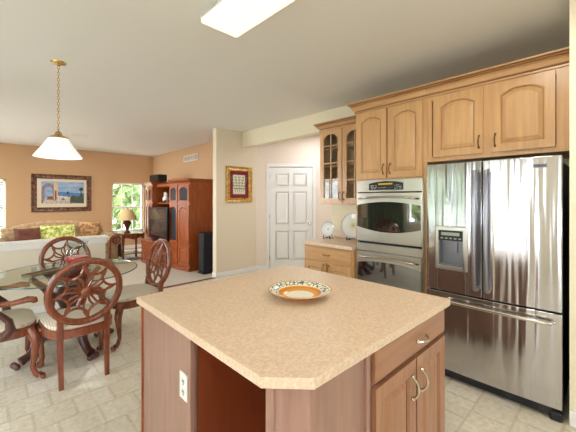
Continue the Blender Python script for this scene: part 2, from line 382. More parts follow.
# outside: lawn and trees beyond the windows
struct(MB().box(-14, 14, -12, 24, -.6, -.5), 'ground', M['lawn'])
def tree(x, y, h, r, label):
    t = thing('garden_tree', (x, y, -.5), label, 'tree')
    MB().tube([(x, y, -.5), (x+.05, y, h*.5), (x, y, h*.75)], [.16, .12, .07], 8).build('trunk', M['bark'], t, smooth=True)
    b = MB()
    for i in range(900):
        a = random.uniform(0, 2*PI); u = random.uniform(-1, 1); q = random.random()**.4*r
        c = Vector((x+q*math.cos(a)*math.sqrt(1-u*u), y+q*math.sin(a)*math.sqrt(1-u*u), h*.62+u*q*1.25))
        n = Vector((random.gauss(0, 1), random.gauss(0, 1), random.gauss(0, 1))).normalized(); s = random.uniform(.14, .3)
        e1 = n.orthogonal().normalized()*s; e2 = n.cross(e1)*.7
        b.add([c-e1, c+e2*.6, c+e1, c-e2*.6], [(0, 1, 2, 3)])
    b.build('foliage', M['leaf'], t)
tree(3.7, 13.2, 2.6, 1.6, 'pale leafy tree seen through the window behind the table lamp')
tree(5.6, 17.5, 4.5, 1.6, 'leafy garden tree further back beyond the lamp window')
tree(.1, 13.0, 2.6, 1.5, 'leafy garden tree outside the far left living room window')
tree(-5.6, .0, 3.4, 1.4, 'garden tree outside the kitchen glass door')
tree(-5.2, 4.9, 3.6, 1.7, 'garden tree outside the dining window with the curtains')

# ------------------------------------------------------------------ kitchen cabinets
def arch_loop(u0, u1, v0, v1, rise, inset=0, w=0, n=14):
    a, b_, c, d_ = u0+inset, u1-inset, v0+inset, v1-inset
    pts = [(a, c, w), (b_, c, w)]
    if rise:
        for i in range(n+1):
            t = i/n; x = b_+(a-b_)*t; s = 1-abs(2*t-1)
            e = math.sin(min(1, s*1.25)*PI/2)**1.0
            pts.append((x, d_-rise+rise*e, w))
    else: pts += [(b_, d_, w), (a, d_, w)]
    return pts
def pull(mb, c, vertical, L=.1, out=.03):
    """two-footed arched pull centred at c (u,v) on face w"""
    u, v, w = c; pts = []
    for i in range(9):
        t = i/8*2-1; o = out*(1-abs(t)**2.5)+.004
        pts.append((u, v+t*L/2, w+o) if vertical else (u+t*L/2, v, w+o))
    mb.tube(pts, [.007, .006, .005, .006, .0075, .006, .005, .006, .007], 8)
    for t in (-1, 1):
        p = (u, v+t*L/2) if vertical else (u+t*L/2, v)
        mb.ball((p[0], p[1], w+.006), .0095, 10, 6)
def door(O, U, Wd, u0, u1, v0, v1, rise, material, parent, fw=.062, th=.02, handle=None, panel=True, glass=None, name='door', mat_pull=None, muntins=None):
    b = MB(O, U, Wd); a, c, e, f = u0+fw, u1-fw, v0+fw, v1-fw
    b.box(u0, a, v0, v1, 0, th); b.box(c, u1, v0, v1, 0, th); b.box(a, c, v0, e, 0, th)
    L = arch_loop(a, c, e, f, rise)
    if rise: b.prism([(a, v1), (c, v1)] + [(p[0], p[1]) for p in L[2:]][0:], 0, th)
    else: b.box(a, c, f, v1, 0, th)
    if panel:
        b.loft([arch_loop(a, c, e, f, rise, -.001, .001), arch_loop(a, c, e, f, rise, -.001, th), arch_loop(a, c, e, f, rise, .007, th-.012), arch_loop(a, c, e, f, rise, .012, th-.012), arch_loop(a, c, e, f, rise, .038, th-.001)], True)
    if muntins:
        nc, nr = muntins
        for i in range(1, nc): x = a+(c-a)*i/nc; b.box(x-.008, x+.008, e, f, .004, th-.003)
        for i in range(1, nr): y = e+(f-rise-e)*i/(nr-.6); b.box(a, c, y-.008, y+.008, .004, th-.003)
    o = b.build(name, material, parent)
    if panel:
        g = MB(O, U, Wd); g.tube(arch_loop(a, c, e, f, rise, .0095, th-.0115), .0016, 5, closed=True); g.build('groove_line', M['groove_dark'], o)
    if glass: MB(O, U, Wd).prism([(p[0], p[1]) for p in arch_loop(a, c, e, f, rise, -.01)], .002, .005).build('glass_pane', glass, o)
    if handle:
        h = MB(O, U, Wd)
        for hh in (handle if isinstance(handle, list) else [handle]): pull(h, (hh[0], hh[1], th), hh[2])
        h.build('handle', mat_pull or M['bronze'], o, smooth=True)
    return o
def crown(b, pts_, z0, z1, proj):
    """stepped crown along a polyline of (x,y) given outward offsets; pts: list of (x,y,(ox,oy))"""
    prof = [(0, z0), (.014, z0), (.014, z0+.014), (.006, z0+.017), (.006, z0+.022), (.022, z0+.028), (proj*.5, z1-.05), (proj*.72, z1-.038), (proj*.62, z1-.034), (proj*.62, z1-.028), (proj*.9, z1-.022), (proj*.82, z1-.018), (proj*.82, z1-.013), (proj, z1-.012), (proj, z1), (0, z1)]
    loops = [[(x+ox*q, y+oy*q, z) for q, z in prof] for x, y, (ox, oy) in pts_]
    b.loft(loops, True)
    global CROWN; CROWN = (pts_, z0, z1, proj)
def groove_dark(o):
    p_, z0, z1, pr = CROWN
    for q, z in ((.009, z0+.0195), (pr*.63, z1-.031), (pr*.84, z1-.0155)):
        MB().tube([(x+ox*q, y+oy*q, z) for x, y, (ox, oy) in p_], .0028, 6).build('groove_line', M['groove_dark'], o)
KU = (0, -1, 0); KW = (-1, 0, 0)
XF = 3.06                                             # tall cabinet face
# tall oven cabinet
Y0, Y1 = 1.245, 2.045
t = thing('oven_cabinet', (3.35, 1.65, 0), 'tall maple cabinet around the double wall oven, two arched doors above', 'cabinet')
b = MB()
b.box(XF+.001, 3.645, Y1-.02, Y1, 0, 2.44); b.box(XF+.001, 3.645, Y0, Y0+.02, 0, 2.44); b.box(XF+.02, 3.645, Y0+.02, Y1-.02, 1.69, 1.71); b.box(3.62, 3.645, Y0+.02, Y1-.02, 0, 2.44)
b.box(XF+.02, 3.645, Y0+.02, Y1-.02, .1, .28); b.box(XF+.02, 3.645, Y0+.02, Y1-.02, 2.42, 2.44)
b.build('body', M['maple'], t)
b = MB(); b.box(XF-.018, XF, Y1-.035, Y1, .1, 2.44); b.box(XF-.018, XF, Y0, Y0+.04, .1, 2.44); b.box(XF-.018, XF, Y0+.04, Y1-.035, 1.645, 1.72); b.box(XF-.018, XF, Y0+.04, Y1-.035, 2.36, 2.44); b.box(XF-.018, XF, Y0+.04, Y1-.035, .1, .28)
b.box(XF-.018, XF, 1.62, 1.67, 1.72, 2.36)
b.build('face_frame', M['maple'], t)
O = (XF-.018, 0, 0)
door(O, KU, KW, -2.03, -1.662, 1.672, 2.4, .045, M['maple'], t, handle=(-1.69, 1.765, True))
door(O, KU, KW, -1.642, -1.283, 1.672, 2.4, .045, M['maple'], t, handle=(-1.615, 1.765, True))
b = MB(); crown(b, [(3.64, Y1, (0, 1)), (XF-.018, Y1, (-1, 1)), (XF-.018, Y0, (-1, 0))], 2.415, 2.525, .075); cr_ = b.build('crown_molding', M['maple_h'], t); groove_dark(cr_)
# fridge cabinet
t = thing('fridge_cabinet', (3.35, .73, 1.8), 'maple wall cabinet with two arched doors over the refrigerator', 'cabinet')
MB().box(XF+.001, 3.645, .215, 1.243, 1.8, 2.44).build('body', M['maple'], t)
b = MB(); b.box(XF-.018, XF, .215, .3, 1.8, 2.44); b.box(XF-.018, XF, 1.2, 1.243, 1.8, 2.44); b.box(XF-.018, XF, .70, .79, 1.85, 2.37); b.box(XF-.018, XF, .3, 1.2, 1.8, 1.85); b.box(XF-.018, XF, .3, .70, 2.37, 2.44); b.box(XF-.018, XF, .79, 1.2, 2.37, 2.44); b.box(XF-.018, XF, .70, .79, 2.37, 2.44)
b.build('face_frame', M['maple'], t)
door(O, KU, KW, -1.182, -.775, 1.838, 2.4, .045, M['maple'], t, handle=(-.803, 1.935, True))
door(O, KU, KW, -.712, -.307, 1.838, 2.4, .045, M['maple'], t, handle=(-.685, 1.935, True))
b = MB(); crown(b, [(XF-.018, 1.243, (-1, 0)), (XF-.018, .215, (-1, 0))], 2.415, 2.525, .075); cr_ = b.build('crown_molding', M['maple_h'], t); groove_dark(cr_)
# glass wall cabinet
GX = 3.33; G0, G1 = 2.048, 2.80
t = thing('glass_cabinet', (3.49, 2.42, 1.39), 'maple wall cabinet with two arched glass doors, beside the oven cabinet', 'cabinet')
b = MB(); b.box(GX, 3.645, G1-.02, G1, 1.38, 2.40); b.box(GX, 3.645, G0, G0+.02, 1.38, 2.40); b.box(GX, 3.645, G0+.02, G1-.02, 1.38, 1.4); b.box(GX, 3.645, G0+.02, G1-.02, 2.38, 2.4); b.box(3.63, 3.645, G0+.02, G1-.02, 1.4, 2.38)
b.build('body', M['maple'], t)
for z in (1.64, 1.88, 2.12): MB().box(GX+.02, 3.63, G0+.02, G1-.02, z, z+.015).build('shelf', M['maple'], t)
b = MB(); b.box(GX-.018, GX, G0, G0+.03, 1.38, 2.4); b.box(GX-.018, GX, G1-.03, G1, 1.38, 2.4); b.box(GX-.018, GX, G0+.03, G1-.03, 1.38, 1.41); b.box(GX-.018, GX, G0+.03, G1-.03, 2.35, 2.4)
b.build('face_frame', M['maple'], t)
O2 = (GX-.018, 0, 0)
door(O2, KU, KW, -2.79, -2.432, 1.4, 2.37, .06, M['maple'], t, panel=False, glass=M['glass'], muntins=(2, 4), handle=(-2.458, 1.49, True), name='glass_door')
door(O2, KU, KW, -2.418, -2.056, 1.4, 2.37, .06, M['maple'], t, panel=False, glass=M['glass'], muntins=(2, 4), handle=(-2.392, 1.49, True), name='glass_door')
b = MB(); crown(b, [(3.64, G1, (0, 1)), (GX-.018, G1, (-1, 1)), (GX-.018, G0, (-1, 0))], 2.375, 2.47, .07); cr_ = b.build('crown_molding', M['maple_h'], t); groove_dark(cr_)
# stemware inside
M['crystal'] = glassmat('crystal', (.9, .92, .92), 1.9)
first = None; spots = []
for si, z in enumerate((1.401, 1.656, 1.896, 2.136)):
    for yy in (2.13, 2.22, 2.31, 2.50, 2.60, 2.70):
        spots.append((3.44 + .03*random.random(), yy + .01*random.random(), z))
for i, p in enumerate(spots):
    if first is None:
        b = MB(); b.lathe((0, 0, 0), [(.033, 0), (.033, .003), (.006, .008), (.004, .07), (.012, .078), (.03, .095), (.036, .13), (.032, .165)], 14, False)
        first = b.build('wine_glass', M['crystal'], None, smooth=True); o = first
    else: o = first.copy(); COL.objects.link(o)
    o.location = p; sc = random.uniform(.85, 1.1); o.scale = (sc, sc, sc)
    tag(o, 'clear stemmed glass standing on a shelf of the glass-door cabinet', 'glass', 'stemmed glasses in the glass-door cabinet')
# base cabinet + wall counter
t = thing('base_cabinet', (3.3, 2.43, 0), 'maple base cabinet with one wide drawer, under the counter with plates', 'cabinet')
b = MB(); b.box(3.02, 3.645, G0+.002, G1+.005, .1, .87); b.box(3.09, 3.645, G0+.002, G1+.005, 0, .1); b.build('body', M['maple'], t)
b = MB(); b.box(3.002, 3.02, G0+.002, G1+.005, .1, .87); b.build('face_frame', M['maple'], t)
O3 = (3.002, 0, 0)
b = MB(O3, KU, KW); L = lambda i, w_: [(-2.79+i, .69+i, w_), (-2.07-i, .69+i, w_), (-2.07-i, .85-i, w_), (-2.79+i, .85-i, w_)]
b.loft([L(0, 0), L(0, .016), L(.006, .02)], True); dr = b.build('drawer', M['maple_h'], t)
h = MB(O3, KU, KW); pull(h, (-2.43, .77, .02), False); h.build('handle', M['bronze'], dr, smooth=True)
door(O3, KU, KW, -2.79, -2.437, .13, .665, 0, M['maple'], t, handle=(-2.47, .6, True))
door(O3, KU, KW, -2.42, -2.07, .13, .665, 0, M['maple'], t, handle=(-2.39, .6, True))
b = MB(); b.box(2.965, 3.645, G0, G1+.03, .872, .91); b.box(3.63, 3.645, G0, G1+.03, .91, 1.0)
tag(b.build('countertop', M['lam2'], None, bevel=.004), 'beige laminate countertop along the wall holding two plates on stands', 'countertop')
# double oven
t = thing('wall_oven', (3.3, 1.65, .3), 'stainless steel double wall oven with dark arched windows', 'oven')
oy0, oy1 = 1.285, 2.01
b = MB(); b.box(3.045, 3.55, oy0+.01, oy1-.01, .3, 1.64); b.build('body', M['blackm'], t)
OO = (3.042, 0, 0)
b = MB(OO, KU, KW); b.box(-oy1-.005, -oy0+.005, 1.525, 1.655, 0, .028); cp = b.build('control_panel', M['steel2'], t, bevel=.004)
b = MB(OO, KU, KW); b.prism([(-1.86, 1.545), (-1.47, 1.545), (-1.47, 1.615), (-1.55, 1.63), (-1.665, 1.637), (-1.78, 1.63), (-1.86, 1.615)], .028, .031); dp = b.build('display', M['black'], cp)
b = MB(OO, KU, KW); b.box(-1.745, -1.585, 1.6, 1.615, .031, .032); b.build('readout', M['ltshade'], dp)
bprint = tex(mat('button_print', (170, 170, 165), .5), (18, 18, 20), (190, 190, 184), (1, 60, 60), nscale=1.6, lo=.5, hi=.52)
for u0, u1 in ((-1.85, -1.765), (-1.565, -1.48)):
    for v in (1.556, 1.572, 1.588): MB(OO, KU, KW).box(u0, u1, v, v+.008, .031, .0316).build('button_row', bprint, dp)
MB(OO, KU, KW).box(-1.75, -1.58, 1.565, 1.573, .031, .0316).build('button_row', bprint, dp)
def oven_door(v0, v1, g0, g1):
    b = MB(OO, KU, KW); b.box(-oy1, -oy0, v0, v1, 0, .035); o = b.build('oven_door', M['steel2'], t, bevel=.004)
    n = 20; top = []; bot = []
    for i in range(n+1):
        s = i/n*2-1; u = -(oy0+oy1)/2 + s*(oy1-oy0)/2*.985
        top.append((u, g1-.035*s*s)); bot.append((u, g0+(.05*s*s if g0 > .6 else 0)))
    b = MB(OO, KU, KW); b.prism(bot+top[::-1], .035, .038); b.build('oven_window', M['ovenglass'], o)
    hz = g1+.045; b = MB(OO, KU, KW); pts = []
    for i in range(17):
        s = i/16*2-1; pts.append((-(oy0+oy1)/2+s*.335, hz+.018*(1-s*s)-.012, .035+.055*(1-abs(s)**8)+.004))
    b.tube(pts, .011, 10); b.build('handle', M['chrome'], o, smooth=True)
oven_door(.99, 1.515, 1.10, 1.42)
oven_door(.36, .88, .45, .785)
MB(OO, KU, KW).box(-oy1, -oy0, .885, .965, 0, .022).build('vent_panel', M['steel2'], t)
for u in (-oy1-.01, -oy0-.002): MB(OO, KU, KW).box(u, u+.012, .3, 1.64, 0, .02).build('trim', M['steel2'], t)
# ------------------------------------------------------------------ refrigerator
FX = 2.66
t = thing('refrigerator', (3.1, .66, 0), 'stainless steel french door refrigerator with bottom freezer and water dispenser', 'refrigerator')
b = MB(); b.box(2.735, 3.55, .245, 1.095, .06, 1.70); b.build('body', M['dgrey'], t, bevel=.006)
MB().box(2.70, 3.4, .26, 1.08, .015, .1).build('kick_grille', M['dgrey'], t, bevel=.004)
MB().box(2.68, 2.72, .235, .3, 0, .06).build('foot_cover', M['dgrey'], t, bevel=.01)
MB().box(2.72, 2.8, .25, .32, 1.70, 1.73).build('hinge_cover', M['dgrey'], t, bevel=.004)
MB().box(2.72, 2.8, 1.02, 1.09, 1.70, 1.73).build('hinge_cover', M['dgrey'], t, bevel=.004)
FO = (FX, 0, 0)
def bowed(ya, yb, z0, z1, name, bow=.012, hole=None):
    n = 12; b = MB()
    def prof(y):
        s = (y-.665)/.43; return FX + bow*(s*s)
    def slab(y0, y1, za, zb):
        pl = [(prof(y0+(y1-y0)*i/n), y0+(y1-y0)*i/n) for i in range(n+1)] + [(2.73, y1), (2.73, y0)]
        b.prism(pl, za, zb)
    if not hole: slab(ya, yb, z0, z1)
    else:
        h0, h1, v0, v1 = hole
        slab(ya, h0, z0, z1); slab(h1, yb, z0, z1); slab(h0, h1, z0, v0); slab(h0, h1, v1, z1)
    return b.build(name, M['steel'], t, bevel=.004, smooth=True)
dl = bowed(.69, 1.10, .715, 1.735, 'door', hole=(.80, 1.005, .915, 1.205))
dr = bowed(.237, .683, .715, 1.735, 'door')
fz = bowed(.237, 1.10, .085, .702, 'freezer_drawer')
for o, y in ((dl, .725), (dr, .648)):
    b = MB(); pts = [(FX-.005, y, 1.66), (FX-.045, y, 1.65), (FX-.055, y, 1.62)] + [(FX-.058, y, z) for z in (1.4, 1.2, 1.0)] + [(FX-.055, y, .81), (FX-.045, y, .78), (FX-.005, y, .77)]
    b.tube(pts, .015, 12); b.build('handle', M['bar'], o, smooth=True)
b = MB(); pts = [(FX+.01, .95, .645), (FX-.03, .94, .645), (FX-.045, .91, .645)] + [(FX-.048, y, .645) for y in (.8, .6, .4)] + [(FX-.045, .32, .645), (FX-.03, .29, .645), (FX+.01, .28, .645)]
b.tube(pts, .0125, 12); b.build('handle', M['chrome'], fz, smooth=True)
b = MB(FO, KU, KW)   # dispenser surround
b.box(-1.018, -.997, .89, 1.23, -.01, .012); b.box(-.81, -.785, .89, 1.23, -.01, .012); b.box(-.997, -.81, .89, .92, -.01, .012); b.box(-.997, -.81, 1.2, 1.23, -.01, .012)
ds = b.build('dispenser', M['steel2'], dl, bevel=.003)
b = MB(FO, KU, KW); b.box(-.997, -.81, .92, 1.12, -.065, -.06); b.box(-.997, -.99, .92, 1.12, -.06, 0); b.box(-.817, -.81, .92, 1.12, -.06, 0); b.box(-.99, -.817, .92, .93, -.06, 0); b.box(-.935, -.87, 1.02, 1.1, -.06, -.04)
b.build('dispenser_recess', mat('recess_grey', (130, 130, 136), .35, .6), dl)
b = MB(FO, KU, KW); b.box(-.997, -.81, 1.12, 1.2, -.06, .006); b.build('dispenser_controls', M['black'], dl)
b = MB(FO, KU, KW); b.box(-.975, -.84, 1.16, 1.185, .006, .007)
for i in range(5): b.box(-.98+i*.033, -.96+i*.033, 1.133, 1.143, .006, .007)
b.build('dispenser_display', mat('lcd', (150, 160, 150), .3), dl)
b = MB(FO, KU, KW)
b.box(-.385, -.312, 1.66, 1.684, -.006, .001); bd = b.build('badge', mat('badge_steel', (120, 120, 128), .4, 1), dr)
b = MB(FO, KU, KW)
for i in range(9): b.box(-.381+i*.0075, -.3765+i*.0075, 1.67, 1.6775, .001, .002)
b.box(-.38, -.318, 1.664, 1.666, .001, .002)
b.build('badge_marks', M['blackm'], dr)

# ------------------------------------------------------------------ island
t = thing('kitchen_island', (1.2, 1.2, 0), 'wooden kitchen island base with a seating knee space, drawer and doors', 'kitchen island')
Z1 = .874
b = MB()
b.box(.645, 1.79, 1.25, 1.80, 0, Z1); b.box(1.06, 1.79, .68, 1.25, .1, Z1); b.box(1.06, 1.72, .75, 1.25, 0, .1)
b.build('body', M['island'], t)
MB().box(.66, 1.052, 1.243, 1.2495, .02, Z1).build('knee_shade_panel', M['knee_shade'], t)  # thin panels added to carry the recess shade as colour
MB().box(1.052, 1.0595, .70, 1.243, .02, Z1).build('knee_shade_panel', M['knee_shade'], t)
MB().box(.625, .645, 1.235, 1.80, 0, Z1).build('end_panel', M['island'], t)
b = MB(); b.box(.617, .635, 1.228, 1.25, 0, Z1); b.build('trim_strip', M['island'], t)
MB().box(.617, .633, 1.79, 1.806, 0, Z1).build('trim_strip', M['oak'], t)
# the diagonal wing panel
b = MB(); b.prism([(.650, .752), (.737, .665), (1.06, .665), (1.06, .69), (.75, .69), (.668, .772)], 0, Z1); b.build('wing_panel', M['island'], t)
b = MB(); b.prism([(.634, .760), (.652, .742), (.67, .762), (.652, .78)], 0, Z1); b.build('trim_strip', M['island'], t)
MB().box(1.04, 1.06, .652, .668, 0, Z1).build('face_stile', M['island'], t)
b = MB(); b.box(1.066, 1.79, .662, .68, .1, Z1); b.build('face_frame', M['island'], t)
IO = (0, .660, 0); IU = (1, 0, 0); IW = (0, -1, 0)
L = lambda i, w_: [(1.085+i, .735+i, w_), (1.788-i, .735+i, w_), (1.788-i, .865-i, w_), (1.085+i, .865-i, w_)]
b = MB(IO, IU, IW); b.loft([L(0, 0), L(0, .016), L(.007, .022)], True); dr = b.build('drawer', M['island_h'], t)
h = MB(IO, IU, IW); pull(h, (1.49, .79, .022), False, .1, .028); h.build('handle', M['chrome'], dr, smooth=True)
door(IO, IU, IW, 1.085, 1.432, .12, .715, 0, M['island_door'], t, handle=(1.388, .60, True), mat_pull=M['chrome'], th=.022)
door(IO, IU, IW, 1.447, 1.788, .12, .715, 0, M['island_door'], t, handle=(1.482, .60, True), mat_pull=M['chrome'], th=.022)
b = MB((.625, 0, 0), KU, KW); b.box(-1.335, -1.265, .58, .695, 0, .006); op = b.build('outlet_plate', M['white'], t, bevel=.002)
for v in (.615, .66):
    b = MB((.625, 0, 0), KU, KW)
    b.box(-1.309, -1.305, v-.008, v+.008, .006, .0068); b.box(-1.295, -1.291, v-.008, v+.008, .006, .0068); b.box(-1.303, -1.297, v-.016, v-.011, .006, .0068); b.box(-1.309, -1.291, v-.001, v+.0005, .006, .0064)
    b.build('socket', M['blackm'], op)
b = MB(); b.prism([(.603, 1.835), (.603, .745), (.715, .628), (1.812, .618), (1.812, 1.845)], .875, .91)
tag(b.build('island_countertop', M['lam'], None, bevel=.002), 'large beige laminate island countertop with a cut-off corner', 'countertop')
# plate on island
PC = (1.258, 1.212, .912)
def plate_mat(name, R, ramp, pat=1.0):
    """colours by distance from the plate's own axis"""
    m = mat(name, (240, 236, 222), .12); t_ = m.node_tree; n = t_.nodes; L = t_.links
    co = n.new('ShaderNodeTexCoord'); sp = n.new('ShaderNodeSeparateXYZ'); cb = n.new('ShaderNodeCombineXYZ'); ln = n.new('ShaderNodeVectorMath'); ln.operation = 'LENGTH'
    L.new(co.outputs['Object'], sp.inputs[0]); L.new(sp.outputs[0], cb.inputs[0]); L.new(sp.outputs[1], cb.inputs[1]); L.new(cb.outputs[0], ln.inputs[0])
    dv = n.new('ShaderNodeMath'); dv.operation = 'DIVIDE'; dv.inputs[1].default_value = R; L.new(ln.outputs['Value'], dv.inputs[0])
    r = n.new('ShaderNodeValToRGB'); r.color_ramp.elements[0].position = 0; r.color_ramp.elements[0].color = lin(ramp[0][1])
    r.color_ramp.elements[1].position = 1; r.color_ramp.elements[1].color = lin(ramp[-1][1])
    for p, c in ramp[1:-1]: e = r.color_ramp.elements.new(p); e.color = lin(c)
    L.new(dv.outputs[0], r.inputs[0])
    ns = n.new('ShaderNodeTexVoronoi'); ns.feature = 'DISTANCE_TO_EDGE'; ns.inputs['Scale'].default_value = 7/R*pat
    L.new(co.outputs['Object'], ns.inputs['Vector'])
    th = n.new('ShaderNodeMath'); th.operation = 'LESS_THAN'; th.inputs[1].default_value = .10 if pat else -1; L.new(ns.outputs['Distance'], th.inputs[0])
    g1 = n.new('ShaderNodeMath'); g1.operation = 'GREATER_THAN'; g1.inputs[1].default_value = .71; L.new(dv.outputs[0], g1.inputs[0])
    g2 = n.new('ShaderNodeMath'); g2.operation = 'LESS_THAN'; g2.inputs[1].default_value = .93; L.new(dv.outputs[0], g2.inputs[0])
    m1 = n.new('ShaderNodeMath'); m1.operation = 'MULTIPLY'; L.new(g1.outputs[0], m1.inputs[0]); L.new(g2.outputs[0], m1.inputs[1])
    m2 = n.new('ShaderNodeMath'); m2.operation = 'MULTIPLY'; L.new(m1.outputs[0], m2.inputs[0]); L.new(th.outputs[0], m2.inputs[1])
    mx = n.new('ShaderNodeMix'); mx.data_type = 'RGBA'; mx.inputs[7].default_value = lin((70, 100, 84))
    L.new(m2.outputs[0], mx.inputs[0]); L.new(r.outputs[0], mx.inputs[6]); L.new(mx.outputs[2], n['Principled BSDF'].inputs['Base Color'])
    return m
cr = (240, 234, 212); orr = (226, 148, 52)
pm = plate_mat('painted_plate', .176, [(0, cr), (.42, cr), (.45, orr), (.52, (232, 170, 84)), (.62, (222, 138, 44)), (.66, orr), (.68, cr), (.95, cr), (.965, (214, 158, 80)), (1, (220, 170, 96))])
b = MB(); b.lathe(PC, [(.001, 0), (.085, 0), (.09, .003), (.12, .018), (.172, .038), (.176, .041), (.176, .043), (.172, .044), (.118, .025), (.1, .013), (.085, .009), (.001, .009)], 56)
o = b.build('dinner_plate', pm, None, smooth=True)
o.data.transform(Matrix.Translation((-PC[0], -PC[1], -PC[2]))); o.location = PC
tag(o, 'large cream ceramic plate with orange ring and green vine rim, on the island', 'plate')
# plates on stands on the wall counter
def display_plate(loc, R, rz, name, m, lab1, lab2):
    b = MB(); b.lathe((0, 0, 0), [(.001, 0), (R*.5, 0), (R*.62, .004), (R*.99, .02), (R, .023), (R*.98, .025), (R*.62, .011), (R*.5, .008), (.001, .008)], 40)
    o = b.build(name, m, None, smooth=True); tag(o, lab1, 'plate')
    tilt = math.radians(76)
    o.matrix_world = Matrix.Translation((loc[0], loc[1], loc[2]+.035+R*math.sin(tilt))) @ Matrix.Rotation(rz, 4, 'Z') @ Matrix.Rotation(-tilt, 4, 'Y')
    t = thing('plate_stand', loc, lab2, 'plate stand'); t.rotation_euler = (0, 0, rz)
    for s in (-1, 1):
        y = s*R*.42
        pts = [(-.06, y, .04), (-.065, y, .02), (-.05, y, .008), (0, y, .02), (.04, y, .008), (.075, y, .006)]
        g = MB(); g.tube(pts, .005, 8); g.tube([(.03, y, .012), (.05, y*.6, R*.9)], .004, 8); g.ball((-.06, y, .042), .009)
        oo = g.build('leg', M['iron'], None, smooth=True); oo.parent = t
    g = MB(); g.tube([(.0, -R*.42, .02), (.0, 0, .028), (.0, R*.42, .02)], .005, 8); oo = g.build('crossbar', M['iron'], None, smooth=True); oo.parent = t
pm2 = plate_mat('white_plate', .1, [(0, (150, 170, 150)), (.2, (236, 236, 230)), (.5, (240, 240, 236)), (.62, (200, 206, 200)), (.66, (240, 240, 236)), (.95, (200, 204, 204)), (1, (150, 160, 160))], 0)
pm3 = plate_mat('floral_plate', .16, [(0, (196, 130, 110)), (.1, (200, 200, 160)), (.3, (226, 228, 210)), (.6, (240, 240, 236)), (.9, (236, 236, 230)), (.95, (170, 180, 178)), (1, (210, 214, 210))], 0)
display_plate((3.32, 2.67, .912), .10, math.radians(14), 'display_plate', pm2, 'smaller white plate standing at the left end of the wall counter', 'black metal stand holding the smaller plate on the counter')
display_plate((3.42, 2.34, .912), .165, math.radians(14), 'display_plate', pm3, 'larger floral plate standing next to the oven cabinet', 'black metal stand holding the larger floral plate')

# ------------------------------------------------------------------ ceiling light, pendant, vent, pictures
t = thing('ceiling_light', (1.24, 1.4, CZ), 'rectangular fluorescent ceiling light with white lens above the island', 'ceiling light')
b = MB(); b.loft([[(1.09-e, .75-e, z), (1.40+e, .75-e, z), (1.40+e, 2.02+e, z), (1.09-e, 2.02+e, z)] for e, z in ((-.03, CZ-.001), (0, CZ-.03), (0, CZ-.045))], True); b.build('housing', M['white'], t)
b = MB(); b.loft([[(1.095+e, .755+e, z), (1.395-e, .755+e, z), (1.395-e, 2.015-e, z), (1.095+e, 2.015-e, z)] for e, z in ((0, CZ-.045), (0, CZ-.07), (.015, CZ-.082))], True); b.build('lens', M['lens'], t)
for x, y, lab in ((4.35, 3.7, 'round ring of an added fill light in the nook before the pantry door'), (1.95, .4, 'round ring of an added fill light between the island and the refrigerator'), (-.7, .2, 'round ring of an added fill light left of the island, near the glass door'), (1.4, 7.6, 'round ring of an added fill light over the living room')):
    t = thing('fill_light_ring', (x, y, CZ), lab, 'ceiling lamp')  # white ring round each added fill light, no fixture known there
    b = MB(); b.lathe((x, y, CZ), [(.155, -.001), (.18, -.001), (.178, -.008), (.155, -.012), (.153, -.001)], 28, False); b.build('trim_ring', M['white'], t, smooth=True)
t = thing('pendant_light', (.507, 3.70, CZ), 'brass chain pendant light with white glass shade over the dining table', 'pendant light')
px, py = .507, 3.70
b = MB(); b.lathe((px, py, CZ), [(.001, 0), (.065, -.001), (.06, -.012), (.03, -.02), (.012, -.035), (.001, -.04)], 20); b.build('canopy', M['brass'], t, smooth=True)
b = MB(); z = CZ-.035; i = 0
while z > 2.09:
    a = i % 2*PI/2; pts = [(px+math.cos(a)*.009*math.sin(q), py+math.sin(a)*.009*math.sin(q), z-.016+.018*math.cos(q)) for q in [2*PI*k/8 for k in range(8)]]
    b.tube(pts, .0028, 5, closed=True); z -= .029; i += 1
b.build('chain', M['brass'], t, smooth=True)
b = MB(); b.lathe((px, py, 2.03), [(.001, .075), (.02, .065), (.035, .03), (.07, .015), (.085, .0), (.075, -.01), (.001, -.01)], 20); b.build('shade_cap', M['brass'], t, smooth=True)
b = MB(); b.lathe((px, py, 0), [(.07, 2.035), (.08, 2.031), (.13, 1.945), (.183, 1.87), (.195, 1.85), (.19, 1.847), (.176, 1.868), (.122, 1.943), (.066, 2.025)], 36, False); b.build('glass_shade', M['shade'], t, smooth=True)
b = MB(); b.ball((px, py, 1.95), .035); b.build('bulb', emis('bulb', (255, 244, 220), 2), t, smooth=True)
# vent on the living room side wall
t = thing('wall_vent', (3.735, 7.3, 2.43), 'white slatted air vent high on the living room side wall', 'vent')
VO = (3.738, 0, 0)
b = MB(VO, KU, KW); y0, y1, z0, z1 = -7.80, -7.02, 2.405, 2.56
b.box(y0, y1, z0, z0+.02, 0, .012); b.box(y0, y1, z1-.02, z1, 0, .012); b.box(y0, y0+.025, z0, z1, 0, .012); b.box(y1-.025, y1, z0, z1, 0, .012)
for k in (1, 2, 3): u = y0+(y1-y0)*k/4; b.box(u-.008, u+.008, z0, z1, 0, .01)
b.build('frame', M['white'], t)
b = MB(VO, KU, KW)
for k in range(8): b.box(y0+.02, y1-.02, z0+.022+k*.015, z0+.03+k*.015, 0, .006)
b.build('slat', mat('vent_grey', (190, 188, 180), .6), t)
